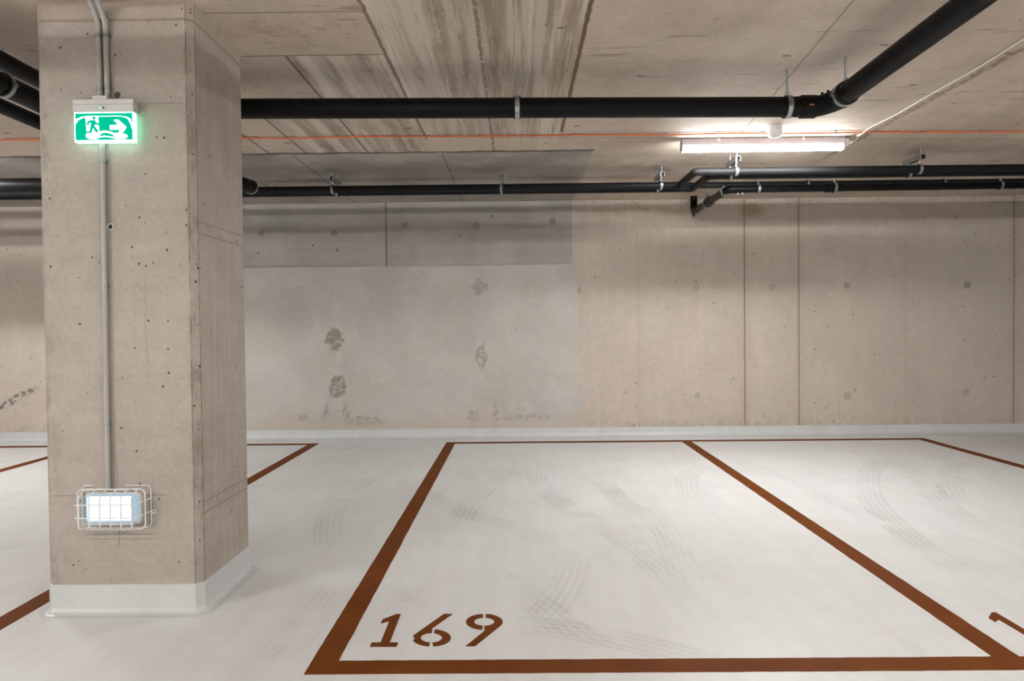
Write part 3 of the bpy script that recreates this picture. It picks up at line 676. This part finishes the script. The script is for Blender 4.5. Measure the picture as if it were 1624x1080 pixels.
# glossy plastic drain from the stub by the wall
cr,cz,cY,cX=.0345,2.472,6.405,1.945
t=thing('waste_pipe','glossy black waste pipe dropping from the ceiling by the wall then running right','pipe',(cX,7.56,cz))
MB().tube([(cX-.01,7.575,ZC),(cX-.01,7.575,2.54)],cr+.003,24).build('drop_stub',M['pipe3'],t,True)
MB().tube(bend([(cX-.01,7.575,2.56),(cX-.01,7.575,cz-.005),(cX,7.42,cz)],.075),cr+.003,24).build('elbow',M['pipe3'],t,True)
MB().cyl((cX-.01,7.585,cz-.058),(cX-.01,7.585,cz-.02),.012,8).build('elbow_lug',M['pipe3'],t)
MB().tube([(cX,7.44,cz),(cX,6.50,cz+.002)],cr,24).build('pipe_run',M['pipe3'],t,True)
MB().tube([(cX,7.10,cz),(cX,7.095,cz),(cX,6.93,cz),(cX,6.925,cz)],[cr,cr+.007,cr+.007,cr],24).build('socket_collar',M['pipe3'],t,True)
MB().tube(bend([(cX,6.52,cz+.002),(cX,cY,cz+.003),(cX+.14,cY,cz+.004)],.09),cr+.003,24).build('elbow',M['pipe3'],t,True)
MB().tube([(cX+.12,cY,cz+.004),(7.5,cY,cz+.02)],cr,24).build('pipe_run',M['pipe3'],t,True)
MB().tube([(2.835,cY,cz+.006),(2.84,cY,cz+.006),(2.935,cY,cz+.006),(2.94,cY,cz+.006)],[cr,cr+.007,cr+.007,cr],24).build('socket_collar',M['pipe3'],t,True)
MB().band((cX,6.475,cz+.002),'y',cr+.004,.012,.003,28).build('joint_band',M['zinc'],t,True)
for dx in (.095,.135): MB().cyl((cX+dx,cY-.01,cz-cr-.016),(cX+dx,cY-.01,cz-cr+.002),.006,8).build('joint_screw',M['zinc'],t)
hanger((2.229,cY,cz+.005),'x',cr,'pipe clamp near the bend of the glossy waste pipe',.004,None,False,.02)
hanger((2.925,cY,cz+.006),'x',cr+.008,'pipe clamp on the collar of the glossy waste pipe',.004,None,False,.02)
hanger((4.44,cY,cz+.012),'x',cr,'pipe clamp at the far right end of the glossy waste pipe',.004,None,False,.02)
hanger((cX,7.06,cz),'y',cr+.008,'pipe clamp on the short slanting piece of waste pipe by the wall',.004,None,False,.016)

# pipes at the upper left, running into depth beside the column
for x,z,r,ye,lab in ((-2.325,2.455,0.040,5.57,'black pipe at upper left nearest the column'),(-2.535,2.450,.055,5.57,'middle and thickest black pipe of the left trio, with a clamp'),(-2.785,2.450,.040,6.0,'lowest looking black pipe of the left trio, farthest from the column')):
    t=thing('drain_pipe',lab,'pipe',(x,3,z))
    MB().tube([(x-.0,-4.0,z+.01),(x,ye,z)],r,28).build('pipe_run',M['pipe'],t,True)
    MB().tube([(x,ye-.40,z),(x,ye-.395,z),(x,ye-.30,z),(x,ye-.295,z)],[r,r+.007,r+.007,r],28).build('socket_collar',M['pipe'],t,True)
hanger((-2.535,3.43,2.450),'y',.055,'galvanised pipe clamp on the thick pipe left of the column',.006)
# wider collector behind the column, running off to the left
t=thing('drain_pipe','thick black collector pipe crossing left of the column in front of the wall','pipe',(-4,5.62,2.41))
MB().tube([(-8,5.62,2.42),(-2.36,5.62,2.42)],.058,28).build('pipe_run',M['pipe'],t,True)
MB().tube(bend([(-2.38,5.62,2.42),(-2.235,5.62,2.42),(-2.205,5.80,2.42)],.09),.056,28).build('elbow',M['pipe'],t,True)
hanger((-4.7,5.62,2.42),'x',.058,'galvanised pipe clamp on the collector pipe, out past the left side')
MB().band((-2.21,5.775,2.42),'y',.058,.02,.004,28).build('clamp_band',M['zinc'],t,True)

# ------------------------------------------------------------------ ceiling fittings
def batten(x0,y,label,mat,full=True,group=None):
    t=thing('ceiling_strip_light',label,'light',(x0+.6,y,ZC),group)
    x1=x0+1.205
    MB().box(x0,x1,y-.034,y+.034,2.566,ZC-.004).build('housing',M['housing'],t,bevel=.004)
    pr=[(y-.036,2.572),(y-.036,2.560)]+[(y-.036+.018*(1-math.cos(a)),2.560-.024*math.sin(a)) for a in [PI/2*k/6 for k in range(1,7)]]
    pr=pr+[(2*y-a,b) for a,b in reversed(pr)]
    vs=[(xx,a,b) for xx in (x0+.006,x1-.006) for a,b in pr]; n_=len(pr)
    MB().add(vs,[(i,(i+1)%n_,n_+(i+1)%n_,n_+i) for i in range(n_)]+[tuple(range(n_)),tuple(range(n_,2*n_))]).build('diffuser',mat,t,True)
    if full:
        for xx in (x0-.003,x1-.003):
            MB().box(xx,xx+.006,y-.038,y+.038,2.533,2.625).build('end_cap',M['housing'],t,bevel=.002)
        for xx in (x0+.27,x0+.90):
            MB().box(xx-.012,xx+.012,y-.042,y+.042,2.606,ZC).build('mounting_clip',M['white'],t,bevel=.003)
        mb=MB().box(x1+.003,x1+.045,y-.022,y+.022,2.560,2.618); mb.build('cable_entry',M['offwhite'],t,bevel=.003)
        MB().cyl((x1+.045,y,2.590),(x1+.075,y,2.590),.012,12).build('cable_gland',M['white'],t,True)
    return t
batten(1.250,5.25,'lit white strip light on the ceiling above the twin pipes',M['tube'])
LAMPS_BACK=[(-5.55,5.25)]
for x,y in LAMPS_BACK: batten(x,y,'lit strip light beyond the column to the left',M['tube'],False,'strip lights outside the view')
for x,y in ((-5.2,-.55),(2.3,-.55),(-1.9,-5.5),(5.0,-5.5),(-9,-3.0)):
    batten(x,y,'lit strip light over the aisle out of view',M['tube_aisle'],False,'strip lights outside the view')
# smoke detector
t=thing('smoke_detector','round white smoke detector on the ceiling above the strip light','smoke detector',(1.842,4.95,ZC))
MB().lathe((1.842,4.95,ZC),[(.050,0),(.050,-.016),(.046,-.020)],36).build('base',M['white'],t,True)
MB().lathe((1.842,4.95,ZC),[(.044,-.018),(.049,-.023),(.051,-.034),(.050,-.056),(.046,-.066),(.038,-.073),(.020,-.078),(.008,-.079)],36).build('sensor_head',M['white'],t,True)
for k in range(8):
    a=2*PI*k/8+.2; c_,s_=math.cos(a),math.sin(a); mb=MB(); q=.014
    P=[(1.842+.0485*c_-s_*q*e,4.95+.0485*s_+c_*q*e,ZC-zz) for e,zz in ((-1,.046),(1,.046),(1,.053),(-1,.053))]
    P2=[(1.842+.040*c_-s_*q*e,4.95+.040*s_+c_*q*e,ZC-zz) for e,zz in ((-1,.046),(1,.046),(1,.053),(-1,.053))]
    mb.add(P+P2,[(0,1,2,3),(7,6,5,4),(0,4,5,1),(1,5,6,2),(2,6,7,3),(3,7,4,0)]).build('sensor_slot',M['dark'],t)
# orange cable with clips
def cab(x,k): return (x,5.045+.0118*(x+2)+.006*math.sin(x*2.3)+.004*math.sin(x*7.1),ZC-.0095+.002*math.sin(x*5))
t=thing('orange_cable','thin orange cable clipped across the ceiling from side to side','cable',cab(0,0))
MB().tube([cab(-8+.05*i,0) for i in range(321)],.0052,8).build('cable_sheath',M['orange'],t,True)
x=-4.05
cl=[-4.02,-3.68]+[-1.88,-1.63,-1.28,-.94,-.63,-.26,.08,.43,.77,1.11,1.45,1.80,2.33,2.65,2.98,3.40,3.78,4.12]
for x in cl:
    c=cab(x,0); mb=MB(); mb.band((c[0],c[1],c[2]),'x',.006,.010,.002,14); mb.box(c[0]-.007,c[0]+.007,c[1]-.016,c[1]+.016,c[2]+.0065,ZC); mb.build('cable_clip',M['zinc'],t)
# white cable from the strip light
wp=[(2.530,5.250,2.590),(2.552,5.25,2.600),(2.562,5.21,2.622)]+[(2.535+.014*math.sin(3.1*y+.7)+.007*math.sin(7*y),y,ZC-.006-.020*math.exp(-((y-5.1)/.07)**2)) for y in [5.15-.05*i for i in range(180)]]
o=MB().tube(wp,.0042,8).build('white_cable',M['wcable'],None,True); tag(o,'white cable running along the ceiling from the strip light towards the aisle','cable')

# ------------------------------------------------------------------ column fittings
# conduits
cy=CY0-.0145; cR=.0105
def conduit(pts,clips,label,loc):
    t=thing('conduit',label,'conduit',loc)
    MB().tube(pts,cR,18).build('conduit_tube',M['conduit'],t,True)
    for x,z in clips:
        mb=MB(); mb.band((x,cy,z),'z',cR+.0003,.014,.0025,18,PI*1.0-.15,2*PI+.15)
        mb.box(x-cR-.005,x+cR+.005,CY0-.003,CY0,z-.006,z+.006)
        mb.cyl((x+cR+.003,CY0-.006,z),(x+cR+.003,CY0-.002,z),.003,8); mb.cyl((x-cR-.003,CY0-.006,z),(x-cR-.003,CY0-.002,z),.003,8)
        mb.build('conduit_clip',M['zinc'],t)
    return t
for x,lab in ((-1.772,'left one of the two grey conduits dropping from the ceiling to the exit sign'),(-1.740,'right one of the two grey conduits dropping from the ceiling to the exit sign')):
    pts=bend([(x+.003,cy,2.222),(x,cy,2.545),(x,cy-.055,2.613),(x,cy-.10,2.6185),(x-.01,1.0,2.6185)],.035,6)
    t=conduit(pts,[(x+.001,2.487),(x+.003,2.262)],lab,(x,cy,2.4))
    MB().tube([(x,cy,2.555),(x,cy,2.515)],cR+.0018,18).build('conduit_sleeve',M['conduit'],t,True)
conduit([(-1.763,cy,2.05),(-1.770,cy,.548)],[(-1.763,1.953),(-1.767,1.42),(-1.770,.826)],'long grey conduit running down the column from the exit sign to the caged lamp',(-1.77,cy,1.3))
# exit sign
sx0,sx1=-1.868,-1.610; sy0,sy1=CY0-.048,CY0-.004
t=thing('exit_sign','lit green exit sign with running figure and arrow on the column','exit sign',(-1.74,CY0,2.03))
MB().box(sx0,sx1,sy0,sy1,2.152,2.206).build('housing',M['offwhite'],t,bevel=.003)
MB().box(sx0+.082,sx0+.144,sy0+.004,sy1,2.204,2.222).build('cable_box',M['offwhite'],t,bevel=.002)
MB().box(sx0+.002,sx1-.002,sy0-.0006,sy0+.01,2.182,2.185).build('housing_seam',M['conduit'],t)
o=MB().lathe((-1.748,sy0-.001,2.168),[(.0035,.003),(.0035,-.001),(.001,-.002)],12,'y').build('indicator_light',M['led_green'],t); o['label']='tiny green indicator light'
MB().lathe((-1.736,sy0-.001,2.169),[(.0045,.003),(.0045,-.001)],12,'y').build('test_button',M['dark'],t)
MB().box(sx1,sx1+.0015,sy0+.012,sy0+.026,2.172,2.180).build('side_latch',M['white'],t)
gz0,gz1=2.034,2.151; gx0,gx1=sx0+.006,sx1-.004
MB().box(gx0,gx1,sy0+.006,sy0+.030,gz0,gz1).build('sign_panel',M['sg_green'],t)
yf0,yf1=sy0+.0045,sy0+.0062
mb=MB(); e=.0045
mb.box(gx0-.001,gx1+.001,yf0-.001,sy0+.031,gz0-.006,gz0+.001); mb.build('panel_edge',M['sg_edge'],t)
for a,b in ((gx0-.001,gx0+.0015),(gx1-.003,gx1+.001)): MB().box(a,b,yf0-.001,sy0+.031,gz0,gz1).build('panel_edge',M['sg_edge'] if a<gx0 else M['sg_side'],t)
MB().box(gx0+.01,gx1-.003,sy0+.0305,sy0+.032,gz0+.01,gz1).build('panel_back',M['sg_side'],t)
MB().box(gx0,gx1,yf0-.001,yf1,gz1-.0025,gz1).build('panel_edge',M['sg_edge'],t)
# pictogram measured on the panel: u 0..1 across, v 0..1 downwards
def pu(u,v): return (gx0+(gx1-gx0)*u, gz1-(gz1-gz0)*v)
def pic(name,poly,mat,lift=0): return MB().prism_y([pu(*p) for p in poly],yf0-.0006-lift,yf1-lift*.5).build(name,mat,t)
pic('door_symbol',[(.185,.12),(.40,.12),(.42,.80),(.205,.80)],M['sg_white'])
man=[[(.335+.027*math.cos(a),.205+.062*math.sin(a)) for a in [2*PI*k/14 for k in range(14)]],
 [(.262,.275),(.350,.275),(.372,.35),(.418,.395),(.412,.455),(.35,.425),(.343,.50),(.385,.60),(.402,.72),(.365,.72),(.335,.615),(.312,.555),(.300,.65),(.283,.735),(.195,.735),(.195,.685),(.255,.675),(.268,.555),(.285,.36),(.248,.38),(.240,.455),(.208,.455),(.222,.325)]]
for p in man: pic('running_figure',p,M['sg_green'],.0012)
pic('arrow_symbol',[(.60,.455),(.745,.455),(.735,.43),(.665,.275),(.745,.26),(.885,.535),(.80,.79),(.735,.77),(.765,.66),(.755,.625),(.60,.625)],M['sg_white'])
# glare off the acrylic, drawn as glowing shapes with a green cut-out
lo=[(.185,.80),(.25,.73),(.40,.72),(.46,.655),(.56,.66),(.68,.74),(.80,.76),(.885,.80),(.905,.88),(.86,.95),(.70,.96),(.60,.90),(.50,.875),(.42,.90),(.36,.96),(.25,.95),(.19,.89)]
pic('glare_shape',lo,M['sg_white'],.0002)
pic('glare_shape',[(.44,.79),(.50,.735),(.56,.74),(.64,.80),(.71,.885),(.62,.87),(.50,.83),(.43,.87)],M['sg_green'],.0014)
pic('glare_shape',[(.015,.24),(.12,.145),(.40,.128),(.72,.118),(.87,.15),(.95,.22),(.975,.40),(.975,.60),(.955,.42),(.91,.24),(.84,.165),(.72,.142),(.40,.150),(.14,.185),(.05,.28),(.02,.40)],M['sg_white'],.0001)
# caged bulkhead lamp
t=thing('caged_lamp','lit white emergency lamp in a wire cage low on the column','lamp',(-1.74,CY0,.46))
def rrect(x0,x1,z0,z1,r,n=6):
    out=[]
    for cx_,cz_,a0 in ((x1-r,z1-r,0),(x0+r,z1-r,PI/2),(x0+r,z0+r,PI),(x1-r,z0+r,1.5*PI)):
        for k in range(n+1):
            a=a0+PI/2*k/n; out.append((cx_+r*math.cos(a),cz_+r*math.sin(a)))
    return out
MB().prism_y(rrect(-1.862,-1.618,.398,.536,.022),CY0-.030,CY0-.001).build('lamp_body',M['offwhite'],t,True)
MB().box(-1.855,-1.640,CY0-.052,CY0-.028,.398,.412).build('drip_lip',M['offwhite'],t,bevel=.004)
MB().prism_y(rrect(-1.852,-1.628,.409,.529,.018),CY0-.040,CY0-.0305).build('lens_rim',M['em_rim'],t)
MB().prism_y(rrect(-1.842,-1.655,.418,.521,.006),CY0-.046,CY0-.0405).build('lit_diffuser',M['em_led'],t)
MB().prism_y(rrect(-1.857,-1.622,.408,.530,.020),CY0-.055,CY0-.047).build('clear_lens',M['clear'],t,True)
cage=thing('x','x','x',(-1.74,CY0,.46)); 
del cage['label'],cage['category']; cage.name='wire_cage'; cage.parent=t; cage.matrix_parent_inverse=Matrix.Translation(-Vector(t.location)); 
wr=.0027; bx0,bx1,bz0,bz1=-1.888,-1.590,.378,.560; fx0,fx1,fz0,fz1=-1.893,-1.622,.386,.527; yb_=CY0-.006; yf_=CY0-.074; ym=CY0-.045
def wire(pts,rad=.014,name='wire'): 
    o=MB().tube(bend(pts,rad,5),wr,8).build(name,M['wire'],None,True); o.parent=cage; o.matrix_parent_inverse=Matrix.Translation(-Vector(t.location)); return o
# open back frame
wire([(-1.842,yb_,bz1),(bx0,yb_,bz1),(bx0,yb_,bz0),(bx1,yb_,bz0),(bx1,yb_,bz1),(-1.700,yb_,bz1)],.022,'frame_wire')
o=MB().tube([(x,ym,z) for x,z in rrect(bx0+.003,bx1-.004,bz0+.004,bz1-.008,.022)],wr,8,closed=True).build('frame_wire',M['wire'],None,True); o.parent=cage; o.matrix_parent_inverse=Matrix.Translation(-Vector(t.location))
for k in range(6):
    x=fx0+.030+(fx1-fx0-.045)*k/5; wire([(x+.012,ym,bz1-.008),(x,yf_,fz1),(x,yf_,fz0),(x+.006,ym,bz0+.004)],.018,'bar_wire')
for z in (.492,.436): wire([(bx0,yb_,z+.006),(fx0+.006,yf_,z),(fx1,yf_,z),(bx1,yb_,z+.012)],.02,'bar_wire')
for (x,z) in ((bx1+.012,.445),):
    o=MB().band((x,CY0-.006,z),'y',.006,.004,.004,16).build('fixing_eye',M['wire'],None,True); o.parent=cage; o.matrix_parent_inverse=Matrix.Translation(-Vector(t.location))

# small white scrap on the floor at the right
o=MB().box(3.99,4.055,5.715,5.735,0,.006).build('paper_scrap',M['white'],None,bevel=.002); tag(o,'tiny white scrap lying on the floor at the far right','litter')

# ------------------------------------------------------------------ camera, world, view
cam=bpy.data.cameras.new('camera'); co=bpy.data.objects.new('camera',cam); C.objects.link(co); bpy.context.scene.camera=co
r_=Vector((.99992081,.00753766,-.01007794)); u_=Vector((.00993564,.01868305,.99977609)); f_=Vector((-.00772426,.99979704,-.01860668))
co.matrix_world=Matrix(((r_.x,u_.x,-f_.x,0),(r_.y,u_.y,-f_.y,0),(r_.z,u_.z,-f_.z,1.2246),(0,0,0,1)))
cam.sensor_fit='HORIZONTAL'; cam.sensor_width=36; cam.lens=1097.99/1624*36; cam.clip_start=.05
W=bpy.data.worlds.new('world'); bpy.context.scene.world=W; W.use_nodes=True
W.node_tree.nodes['Background'].inputs[0].default_value=(.02,.02,.02,1); W.node_tree.nodes['Background'].inputs[1].default_value=0.0
sc=bpy.context.scene
sc.view_settings.view_transform='Standard'; sc.view_settings.look='None'; sc.view_settings.gamma=1; sc.view_settings.exposure=0.22; sc.view_settings.use_curve_mapping=False
sc.cycles.use_denoising=True; sc.cycles.max_bounces=6; sc.cycles.diffuse_bounces=4; sc.cycles.glossy_bounces=2; sc.cycles.transmission_bounces=2; sc.cycles.transparent_max_bounces=6; sc.cycles.sample_clamp_indirect=8
sc.cycles.use_adaptive_sampling=True; sc.cycles.adaptive_threshold=.10; sc.cycles.adaptive_min_samples=16
